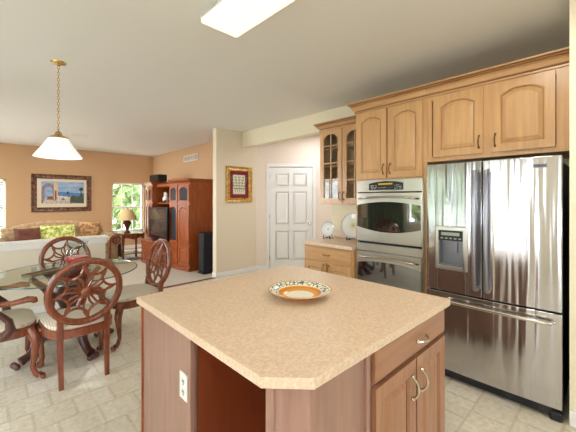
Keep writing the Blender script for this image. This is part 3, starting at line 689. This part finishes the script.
# pictures
def frame(O, U, Wd, w, h, fw, m, parent, name='frame'):
    b = MB(O, U, Wd)
    L = lambda i, w_: [(i, i, w_), (w-i, i, w_), (w-i, h-i, w_), (i, h-i, w_)]
    b.loft([L(0, 0), L(0, .03), L(fw*.2, .038), L(fw*.5, .028), L(fw*.8, .034), L(fw, .02), L(fw, .006)], False)
    return b.build(name, m, parent)
t = thing('framed_painting', (1.44, 9.88, 1.6), 'wide framed terrace and sea painting above the sofa', 'picture')
PO = (.81, 9.895, 1.13); w_, h_ = 1.27, .94
M['pframe'] = tex(mat('mottled_brown_frame', (90, 50, 36), .4), (60, 28, 20), (134, 88, 62), nscale=22, lo=.4, hi=.6)
frame(PO, IU, IW, w_, h_, .11, M['pframe'], t)
MB(PO, IU, IW).box(.1, w_-.1, .1, h_-.1, 0, .012).build('mat_board', mat('mat_board', (226, 214, 190), .8), t)
def cm(c, r=.7): return mat('paint', c, r)
pt = MB(PO, IU, IW).box(.2, w_-.17, .19, h_-.18, .012, .014).build('canvas', tex(mat('sky_paint', (130, 165, 205), .7), (112, 150, 196), (176, 196, 214), (1, 1, 3), nscale=4), t)
def shp(polys, c, k):
    b = MB(PO, IU, IW)
    for p in polys: b.prism([(.2+x*.9, .19+y*.57) for x, y in p], .014, .014+k*.0006)
    b.build('painted_shape', tex(cm(c), tuple(int(x*.85) for x in c), tuple(min(255, int(x*1.1)) for x in c), nscale=20), pt)
# picture shapes
shp([[(0, .0), (1, 0), (1, .3), (.55, .36), (.4, .3), (0, .25)]], (206, 190, 178), 1)
shp([[(.36, .33), (1, .3), (1, .5), (.36, .55)]], (84, 128, 178), 2)
arch = [(0, .15), (0, .9)] + [(.16+.16*math.cos(a), .62+.3*math.sin(a)) for a in [PI-PI*k/8 for k in range(9)]] + [(.32, .15), (.26, .15)] + [(.16+.09*math.cos(a), .58+.2*math.sin(a)) for a in [PI*k/8 for k in range(9)]] + [(.07, .15)]
shp([arch], (150, 128, 140), 3)
shp([[(.28, .2), (.28, .96), (.37, .96), (.37, .2)]], (222, 196, 150), 4)
shp([[(.3, .2), (.3, .6), (.34, .6), (.34, .2)], [(0, .05), (.03, .05), (.04, .18), (0, .18)], [(.12, .2), (.28, .2), (.24, .36), (.14, .33)]], (132, 84, 58), 5)
shp([[(.65, .05), (1, .03), (1, .42), (.93, .45), (.86, .33), (.72, .4), (.66, .28)]], (76, 88, 70), 6)
shp([[(.92, .3), (.94, .3), (.945, .62), (.99, .62), (.97, .75), (.9, .75), (.87, .62), (.915, .62)]], (48, 66, 46), 7)
shp([[(.57, .45), (.63, .45), (.62, .57), (.58, .57)]], (48, 66, 46), 7)
shp([[(.36, .38), (.6, .34), (.66, .22), (.5, .26), (.36, .3)]], (216, 206, 196), 8)
shp([[(.4, .08), (.62, .06), (.58, .14), (.42, .16)]], (168, 176, 168), 8)
shp([[(.44, .2), (.54, .18), (.5, .27)]], (90, 84, 84), 9)
t = thing('framed_botanical_print', (3.55, 5.07, 1.73), 'gold framed botanical print with red mat on the cream wall', 'picture')
PO = (3.262, 5.079, 1.385); w_, h_ = .60, .69
M['gold'] = tex(mat('gold_frame', (190, 142, 62), .35, .3), (150, 100, 40), (222, 178, 90), nscale=25)
frame(PO, IU, IW, w_, h_, .085, M['gold'], t)
MB(PO, IU, IW).box(.08, w_-.08, .08, h_-.08, 0, .01).build('mat_board', tex(mat('red_mat', (124, 28, 36), .8), (104, 18, 28), (142, 40, 44), nscale=20), t)
pt = MB(PO, IU, IW).box(.155, w_-.165, .16, h_-.16, .01, .012).build('print', mat('print_paper', (222, 216, 190), .8), t)
b = MB(PO, IU, IW)
for s in range(5):
    x0 = .22+.04*s; pts = [(x0+(.01*s-.02)*k, .2+.055*k, .0135) for k in range(6)]; b.tube(pts, .0035, 4)
    for k in range(1, 6):
        p = pts[k]
        for q in (-1, 1): b.prism([(p[0], p[1]), (p[0]+q*.022, p[1]+.004), (p[0]+q*.03, p[1]+.024), (p[0]+q*.008, p[1]+.016)], .012, .0128)
b.build('painted_plant', mat('botanical_ink', (96, 112, 84), .8), pt)

# ------------------------------------------------------------------ dining table and chairs
TC = (.58, 3.67)
t = thing('dining_table', (TC[0], TC[1], 0), 'round glass dining table on a dark carved claw-foot pedestal', 'table')
b = MB(); b.lathe((TC[0], TC[1], .745), [(.001, 0), (.595, 0), (.6, .006), (.595, .014), (.001, .014)], 72); b.build('glass_top', M['tableglass'], t, smooth=True)
b = MB(); b.tube([(TC[0]+.6*math.cos(2*PI*k/72), TC[1]+.6*math.sin(2*PI*k/72), .752) for k in range(72)], .0058, 8, closed=True); b.build('glass_edge', mat('glass_edge_green', (74, 96, 88), .1), t, smooth=True)
b = MB(); b.lathe((TC[0], TC[1], 0), [(.001, .2), (.1, .2), (.13, .26), (.1, .33), (.06, .4), (.09, .48), (.12, .56), (.07, .62), (.16, .7), (.19, .74), (.001, .742)], 24); b.build('pedestal', M['claw'], t, smooth=True)
for k in range(4):
    a = k*PI/2+math.radians(18); dx, dy = math.cos(a), math.sin(a)
    pts = [(TC[0]+dx*r, TC[1]+dy*r, z) for r, z in ((.06, .34), (.13, .32), (.2, .24), (.26, .13), (.32, .07), (.38, .045))]
    b = MB(); b.tube(pts, [.06, .06, .05, .038, .034, .04], 10)
    for q in (-.03, 0, .03): b.ball((TC[0]+dx*.415-dy*q, TC[1]+dy*.415+dx*q, .026), .026, 10, 6)
    b.build('leg', M['claw'], t, smooth=True)
    pts = [(TC[0]+dx*r, TC[1]+dy*r, z) for r, z in ((.06, .5), (.15, .56), (.2, .64), (.28, .72), (.3, .738))]
    b = MB(); b.tube(pts, [.035, .035, .03, .025, .03], 8); b.build('bracket', M['claw'], t, smooth=True)
def make_chair(arms, label, loc, rz):
    """local: seat faces +Y, back at y=0, floor z=0"""
    t = thing('dining_chair', (0, 0, 0), label, 'chair', 'carved dining chairs round the glass table')
    # oval back ring in a raked plane
    H = .725; A_, B_ = .24, .245; rake = math.radians(11)
    def bk(x, z, y=0): return (x, -math.tan(rake)*(z-.45)+y, z)
    ring = [bk(A_*math.cos(q), H+B_*math.sin(q)) for q in [2*PI*k/40 for k in range(40)]]
    b = MB(); b.tube(ring, .026, 10, closed=True); b.tube([bk((A_-.012)*math.cos(q), H+(B_-.012)*math.sin(q), -.014) for q in [2*PI*k/40 for k in range(40)]], .008, 6, closed=True)
    b.build('back_ring', M['cherry'], t, smooth=True)
    N = 8; b = MB(); node = lambda q, r: (A_*r*math.cos(q), H+B_*r*math.sin(q))
    for k in range(N):
        q0 = 2*PI*k/N+.1; qm = q0+PI/N; pts = []
        for j in range(13):         # half-round scallop hanging from the ring
            a = PI*j/12; r_ = .92-.36*math.sin(a); tn = .352*math.cos(a)
            pts.append(bk(A_*(r_*math.cos(qm)-tn*math.sin(qm)), H+B_*(r_*math.sin(qm)+tn*math.cos(qm))))
        b.tube(pts, .0105, 6)
        b.tube([bk(*node(q0-.20*math.sin(PI*j/8), .1+.74*j/8)) for j in range(9)], [.0085]*6+[.010, .011, .012], 6)
        b.tube([bk(*node(qm-.16*math.sin(PI*j/6), .1+.46*j/6)) for j in range(7)], .008, 6)
    b.build('web_back', M['cherry'], t, smooth=True)
    b = MB(); c = bk(0, H)
    b.tube([(c[0], c[1]-.02, c[2]), (c[0], c[1]-.012, c[2]), (c[0], c[1]+.014, c[2])], [.022, .034, .03], 14); b.build('hub', M['cherry'], t, smooth=True)
    # rear legs
    for s in (-1, 1):
        b = MB()
        sec = [(s*.155, -.02, .0, .016), (s*.157, 0.0, .2, .018), (s*.160, .008, .42, .021), (s*.162, -.008, .56, .02)]
        loops = [[(x-r, y-r, z), (x+r, y-r, z), (x+r, y+r, z), (x-r, y+r, z)] for x, y, z, r in sec]
        b.loft(loops, True); b.build('leg', M['cherry'], t, bevel=.004)
    # seat rail: rounded trapezoid
    def outline(e, n=36):
        pts = []
        for k in range(n):
            q = 2*PI*k/n; cx, sy_ = math.cos(q), math.sin(q)
            x = math.copysign(abs(cx)**.55, cx); y = math.copysign(abs(sy_)**.6, sy_)
            hw = .225+.045*(y+1)/2
            pts.append(((hw+e)*x, .235+(.25+e)*y))
        return pts
    b = MB(); b.loft([[(x, y, z) for x, y in outline(e)] for e, z in ((-.01, .365), (0, .375), (0, .43), (-.008, .435))], True); b.build('seat_rail', M['cherry'], t, smooth=True)
    b = MB(); b.loft([[(x, y, z) for x, y in outline(e)] for e, z in ((-.02, .43), (-.008, .45), (-.012, .468), (-.04, .482), (-.1, .49), (-.17, .494))], True); b.build('seat', M['seat'], t, smooth=True)
    for s in (-1, 1):
        pts = [(s*.215, .43, .42), (s*.235, .455, .36), (s*.245, .468, .30), (s*.232, .455, .2), (s*.22, .445, .1), (s*.228, .465, .045), (s*.235, .49, .03)]
        b = MB(); b.tube(pts, [.03, .037, .034, .024, .018, .02, .027], 10)
        for q in (-.02, 0, .02): b.ball((s*.235+q, .51, .018), .018, 8, 6)
        b.build('leg', M['cherry'], t, smooth=True)
    if arms:
        for s in (-1, 1):
            pts = [(s*.235, -.045, .67), (s*.265, .06, .68), (s*.29, .2, .668), (s*.30, .32, .66), (s*.30, .41, .672), (s*.30, .45, .662), (s*.30, .455, .64)]
            b = MB(); b.tube(pts, [.016, .018, .02, .021, .026, .026, .018], 10); a_ = b.build('armrest', M['cherry'], t, smooth=True)
            pts = [(s*.262, .27, .41), (s*.285, .31, .46), (s*.295, .30, .53), (s*.298, .24, .60), (s*.295, .2, .655)]
            b = MB(); b.tube(pts, [.034, .034, .026, .02, .018], 10); b.build('arm_support', M['claw'], t, smooth=True)
    t.location = loc; t.rotation_euler = (0, 0, rz); return t
c0 = make_chair(False, 'carved round-back dining chair nearest the camera, its back to us', (.572, 2.935, 0), 0)
def chair_at(src, loc, rz, label):
    c = copy_tree(src); c.location = loc; c.rotation_euler = (0, 0, rz); c['label'] = label; return c
chair_at(c0, (.71, 4.56, 0), PI+.05, 'carved round-back dining chair on the far side of the table, behind the candle')
chair_at(c0, (1.37, 3.60, 0), PI/2+.08, 'carved dining chair seen side-on between the table and the wooden wall unit')
make_chair(True, 'carved dining armchair at the left edge with an orange cushion', (-.17, 3.46, 0), -PI/2)
b = MB()
def cushion(c, w, h, th, m, label, rx=0, rz=0, name='cushion', n=10, parent=None, cat='cushion'):
    b = MB(); loops = []; Mx = Matrix.Translation(c) @ Matrix.Rotation(rz, 4, 'Z') @ Matrix.Rotation(rx, 4, 'X')
    g = {}
    vs = []; fs = []
    for side in (1, -1):
        for i in range(n+1):
            for j in range(n+1):
                u = i/n*2-1; v = j/n*2-1
                k = (max(0, (1-u**4))*max(0, (1-v**4)))**.5
                pin = 1-.06*(abs(u*v))+.0
                p = Mx @ Vector((u*w/2*(1-.05*(1-v*v)*abs(u)), side*th/2*k, v*h/2*(1-.05*(1-u*u)*abs(v))))
                vs.append(p)
    for side in (0, 1):
        o = side*(n+1)**2
        for i in range(n):
            for j in range(n):
                a = o+i*(n+1)+j; f = (a, a+1, a+n+2, a+n+1); fs.append(f if side else f[::-1])
    b.add([tuple(v) for v in vs], fs)
    o = b.build(name, m, parent, smooth=True)
    if label: tag(o, label, cat)
    return o
cushion((-.06, 3.44, .60), .36, .26, .13, M['orange'], 'orange cushion on the seat of the armchair at the left edge', rx=-.25, rz=PI/2)
# hurricane candle
t = thing('candle_holder', (.665, 3.74, .76), 'clear hurricane glass holding a red candle on the dining table', 'candle holder')
b = MB(); b.lathe((.665, 3.74, .76), [(.05, 0), (.055, .004), (.045, .02), (.09, .06), (.108, .1), (.095, .16), (.082, .2), (.088, .24), (.1, .265), (.097, .266), (.085, .24), (.079, .2), (.092, .16), (.105, .1), (.087, .062)], 32, False); b.build('glass_vase', M['glass'], t, smooth=True)
b = MB(); b.lathe((.665, 3.74, .76), [(.001, .05), (.07, .052), (.09, .075), (.1, .1), (.094, .118), (.001, .12)], 28); b.build('candle', M['red'], t, smooth=True)
b = MB(); b.lathe((.665, 3.74, .76), [(.001, .0), (.06, .0), (.065, .01), (.04, .02), (.03, .045), (.001, .05)], 24); b.build('base', mat('base_red', (150, 60, 50), .3), t, smooth=True)
t = thing('tray', (.4, 3.68, .76), 'small dark wooden tray lying on the glass tabletop', 'tray'); 
b = MB((.40, 3.68, .76), (math.cos(.55), math.sin(.55), 0)); b.V = Vector((-math.sin(.55), math.cos(.55), 0)); b.W = Vector((0, 0, 1))
b.box(-.16, .16, -.06, .06, 0.001, .008); b.box(-.16, .16, -.06, -.05, .008, .022); b.box(-.16, .16, .05, .06, .008, .022); b.box(-.16, -.15, -.05, .05, .008, .022); b.box(.15, .16, -.05, .05, .008, .022)
b.build('tray_body', wood('tray_wood', (96, 78, 56), (140, 120, 92)), t)

# ------------------------------------------------------------------ living room
t = thing('sofa', (1.15, 8.2, 0), 'tan patterned camelback sofa with rolled arms behind the half wall', 'sofa')
SX0, SX1, SYb, SYf = .12, 2.16, 8.72, 7.7
MB().box(SX0+.1, SX1-.1, SYf+.04, SYb-.05, .1, .42).build('base', M['sofa'], t, bevel=.02)
b = MB(); pts = []; n = 20
for i in range(n+1):
    s = i/n; x = SX0+.12+(SX1-SX0-.24)*s; pts.append((x, .76+.14*math.sin(PI*s)**.8))
poly = [(SX0+.12, .3), (SX1-.12, .3)] + pts[::-1]
q = MB((0, SYb, 0), (1, 0, 0), (0, -1, 0)); q.prism(poly, 0, .22); q.build('backrest', M['sofa'], t, bevel=.04)
b = MB(); b.tube([(x, SYb-.11, z) for x, z in pts], .075, 10); b.build('top_roll', M['sofa'], t, smooth=True)
for k in range(3):
    x0 = SX0+.21+k*.56; MB().box(x0, x0+.55, SYf+.05, SYb-.25, .42, .56).build('seat_cushion', M['sofa'], t, bevel=.04)
for x, s in ((SX0+.1, -1), (SX1-.1, 1)):
    q = MB((0, SYb-.1, 0), (-1, 0, 0), (0, 1, 0))
    b = MB(); b.box(x-.09, x+.09, SYf+.03, SYb-.1, .1, .52); b.build('arm_panel', M['sofa'], t, bevel=.02)
    b = MB(); b.tube([(x+s*.03, SYf, .54), (x+s*.03, SYb-.1, .54)], .125, 20); ar = b.build('arm', M['sofa'], t, smooth=True)
    b = MB(); sp = []
    for k in range(30):
        a = k/29*3.6*PI; r = .115*(1-k/34); sp.append((x+s*.03-s*r*math.cos(a), SYf-.012, .54+r*math.sin(a)))
    b.tube([(x-.085*s, SYf-.012, .08), (x-.085*s, SYf-.012, .4)]+sp, .021, 8); b.build('arm_scroll', M['cherry'], ar, smooth=True)
for x in (SX0+.1, SX1-.1):
    for y in (SYf+.08, SYb-.1): b = MB(); b.lathe((x, y, 0), [(.03, 0), (.045, .05), (.04, .1)], 12); b.build('foot', M['cherry'], t, smooth=True)
# throw on the sofa's right arm
b = MB(); th = []
x = SX1-.07
for k in range(15):
    a = PI*.95-k/9*PI*.95 if k <= 9 else 0
    if k <= 9: th.append((x+.137*math.cos(a), .54+.137*math.sin(a)))
    else: th.append((x+.139+.004*(k-9), .54-(k-9)*.085))
th2 = [(p[0]+(.012 if k > 8 else .012*math.cos(PI*.95*(1-k/9))), p[1]+(.012*math.sin(PI*.95*(1-k/9)) if k <= 8 else 0)) for k, p in enumerate(th)]
q = MB((0, 8.3, 0), (1, 0, 0), (0, -1, 0)); q.prism(th+th2[::-1], 0, .5)
tag(q.build('throw_blanket', M['throw'], None), 'olive tan throw blanket draped over the right arm of the sofa', 'blanket')
cushion((1.13, 8.22, .71), .62, .38, .15, M['greenp'], 'lime green leafy patterned cushion in the middle of the sofa', rx=-.3)
cushion((.62, 8.18, .69), .42, .38, .13, M['brownp'], 'dark brown cushion leaning on the left half of the sofa', rx=-.5, rz=.1)
cushion((1.74, 8.3, .74), .42, .38, .15, M['tanp'], 'tan patterned cushion at the right end of the sofa', rx=-.25)
cushion((.12, 7.36, .585), .5, .36, .14, M['bluep'], 'blue grey cushion lying on the ottoman at the left edge', rx=-1.3, rz=.2)
t = thing('ottoman', (.15, 7.45, 0), 'low tan ottoman in front of the sofa, behind the half wall', 'ottoman')
MB().box(-.2, .5, 7.1, 7.6, .1, .47).build('body', M['sofa'], t, bevel=.04)
for x in (-.14, .44):
    for y in (7.21, 7.56): MB().lathe((x, y, 0), [(.02, 0), (.03, .1)], 10).build('foot', M['cherry'], t)
# side table
t = thing('side_table', (2.6, 8.1, 0), 'carved dark wooden side table with lower shelf beneath the far window', 'side table')
MB().box(2.27, 2.78, 7.86, 8.4, .60, .635).build('top', M['cherry'], t, bevel=.01)
b = MB(); ap = [(0, .0), (.48, 0), (.48, -.1), (.41, -.06), (.31, -.08), (.24, -.105), (.17, -.08), (.07, -.06), (0, -.1)]
q = MB((2.285, 7.885, .6), (1, 0, 0), (0, -1, 0)); q.prism(ap, 0, .02); q.build('apron', M['cherry'], t)
MB().box(2.30, 2.74, 7.92, 8.36, .14, .165).build('shelf', M['cherry'], t, bevel=.005)
for x in (2.31, 2.74):
    for y in (7.91, 8.36):
        b = MB(); b.tube([(x, y, .6), (x, y, .5), (x, y, .3), (x, y, .12), (x, y, 0)], [.03, .032, .02, .028, .02], 8); b.build('leg', M['cherry'], t, smooth=True)
t = thing('table_lamp', (2.46, 8.12, .637), 'table lamp with turned reddish base and tan bell shade', 'lamp')
b = MB(); b.lathe((2.46, 8.12, .637), [(.001, 0), (.075, 0), (.075, .02), (.04, .04), (.03, .09), (.05, .15), (.085, .21), (.095, .25), (.07, .29), (.03, .31), (.02, .36), (.001, .36)], 20); b.build('base', mat('red_ceramic', (104, 46, 40), .25), t, smooth=True)
b = MB(); b.lathe((2.46, 8.12, .637), [(.19, .33), (.21, .315), (.17, .42), (.12, .53), (.10, .57), (.095, .57), (.115, .53), (.165, .42), (.19, .33)], 24, False); b.build('lamp_shade', M['lampshade'], t, smooth=True)
b = MB(); b.lathe((2.46, 8.12, .637), [(.006, .36), (.006, .58), (.015, .6), (.001, .62)], 8); b.build('finial', M['brass'], t, smooth=True)
# entertainment center
t = thing('entertainment_center', (3.3, 7.0, 0), 'carved orange-brown wooden wall unit with glass doors around a television', 'wall unit')
H1 = 1.84
plan_r = [(2.94, 5.86), (3.70, 5.86), (3.70, 6.6), (2.85, 6.6), (2.875, 6.25)]
plan_l = [(2.85, 7.56), (3.70, 7.56), (3.70, 8.22), (2.94, 8.22), (2.875, 7.9)]
def plan_off(pl, e): # push the front points outwards
    return [(x-e if x < 3.5 else x, y) for x, y in pl]
for pl in (plan_r, plan_l):
    pl = pl if pl is plan_r else pl
    MB().prism(pl, .08, H1-.05).build('tower', M['oak'], t)
    MB().prism(plan_off(pl, .03), 0, .08).build('plinth', M['oak'], t, bevel=.008)
    b = MB(); ctr = Vector((3.35, sum(p[1] for p in pl)/5))
    b.loft([[(x-e if x < 3.5 else x, y+(e*.8*(1 if y > ctr.y else -1))*(1 if (y < 6 or y > 8) else 0), z) for x, y in pl] for e, z in ((.0, H1-.07), (.01, H1-.05), (.05, H1-.01), (.05, H1+.012), (.06, H1+.02))], True); b.build('cornice', M['oak'], t)
def facet(p0, p1, z0, z1, rise, glass=False, oval=False, handle=False):
    """door on the front facet running from p0 (right as seen) to p1"""
    p0 = Vector((*p0, 0)); p1 = Vector((*p1, 0)); U = (p0-p1).normalized(); Wd = U.cross(Vector((0, 0, 1))); L_ = (p0-p1).length
    if Wd.x > 0: Wd = -Wd
    door(p1, U, Wd, .015, L_-.015, z0, z1, rise, M['oak'], t, fw=.05, th=.022, panel=not glass, name='door')
    if glass:
        MB(p1, U, Wd).prism([(p[0], p[1]) for p in arch_loop(.065, L_-.065, z0+.05, z1-.05, rise)], .001, .004).build('glass_pane', mat('cabinet_glass', (60, 66, 74), .05), t)
for (a, b2, g) in (((2.94, 5.86), (2.875, 6.25), False), ((2.875, 6.25), (2.85, 6.6), True), ((2.85, 7.56), (2.875, 7.9), True), ((2.875, 7.9), (2.94, 8.22), True)):
    facet(a, b2, 1.37, 1.74, .05, glass=True)
    facet(a, b2, .54, 1.34, .06, glass=g)
    facet(a, b2, .11, .5, 0)
b = MB(); b.box(2.62, 3.70, 6.605, 7.56, .08, .5); b.build('base_unit', M['oak'], t)
MB().box(2.59, 3.70, 6.605, 7.58, 0, .08).build('plinth', M['oak'], t, bevel=.006)
MB().box(2.58, 3.70, 6.605, 7.59, .5, .53).build('shelf_top', M['oak'], t, bevel=.006)
for k, (z0, z1) in enumerate(((.1, .23), (.24, .36), (.37, .49))):
    b = MB((2.62, 0, 0), KU, KW); b.box(-7.54, -7.1, z0, z1, 0, .018); dd = b.build('drawer', M['oak'], t, bevel=.005)
    b = MB((2.62, 0, 0), KU, KW); b.ball((-7.32, (z0+z1)/2, .03), .014); b.build('knob', M['bronze'], dd, smooth=True)
b = MB((2.62, 0, 0), KU, KW); b.box(-7.08, -6.62, .1, .49, 0, .018); b.build('door', M['oak'], t, bevel=.005)
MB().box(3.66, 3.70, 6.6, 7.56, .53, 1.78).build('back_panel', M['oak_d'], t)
MB().box(2.98, 3.66, 6.6, 7.56, 1.335, 1.37).build('shelf', M['oak'], t, bevel=.004)
b = MB(); b.box(2.95, 3.70, 6.6, 7.56, 1.73, 1.80); b.build('bridge', M['oak'], t, bevel=.006)
t = thing('television', (2.78, 7.0, .532), 'flat black television standing in the middle of the wooden wall unit', 'television')
b = MB(); b.box(2.74, 2.80, 6.52, 7.50, .58, 1.27); b.build('casing', M['black'], t, bevel=.008)
MB().box(2.736, 2.741, 6.56, 7.46, .64, 1.24).build('screen', mat('tv_screen', (70, 60, 56), .08), t)
MB().box(2.68, 2.92, 6.8, 7.2, .532, .55).box(2.76, 2.79, 6.93, 7.07, .55, .6).build('stand', M['black'], t)
t = thing('figurine', (3.04, 7.24, 1.371), 'black and white round figurine on the open shelf above the television', 'figurine')
b = MB(); b.ball((3.03, 7.24, 1.45), .075, 14, 8, (1, 1, 1.05)); b.ball((3.03, 7.24, 1.56), .055); b.build('body', M['porc'], t, smooth=True)
b = MB()
for s in (-1, 1): b.ball((3.03, 7.24+s*.045, 1.61), .02); b.ball((2.98, 7.24+s*.05, 1.395), .03); b.ball((2.975, 7.24+s*.02, 1.57), .013)
b.build('patches', M['blackm'], t, smooth=True)
t = thing('center_speaker', (3.03, 7.75, 1.862), 'black box speaker standing on top of the wooden wall unit', 'speaker')
MB().box(2.93, 3.13, 7.42, 7.98, 1.862, 2.03).build('cabinet', M['blackm'], t, bevel=.006)
MB().box(2.922, 2.93, 7.44, 7.96, 1.875, 2.018).build('grille', M['black'], t)
t = thing('floor_speaker', (3.15, 5.55, 0), 'tall narrow black floor speaker beside the wooden wall unit', 'speaker')
MB().box(3.04, 3.30, 5.50, 5.70, .02, .80).build('cabinet', mat('speaker_black', (24, 26, 40), .25), t, bevel=.012)
MB().box(3.032, 3.04, 5.515, 5.685, .05, .78).build('grille', M['blackm'], t)
MB().box(3.02, 3.32, 5.48, 5.72, 0, .02).build('base', M['black'], t)
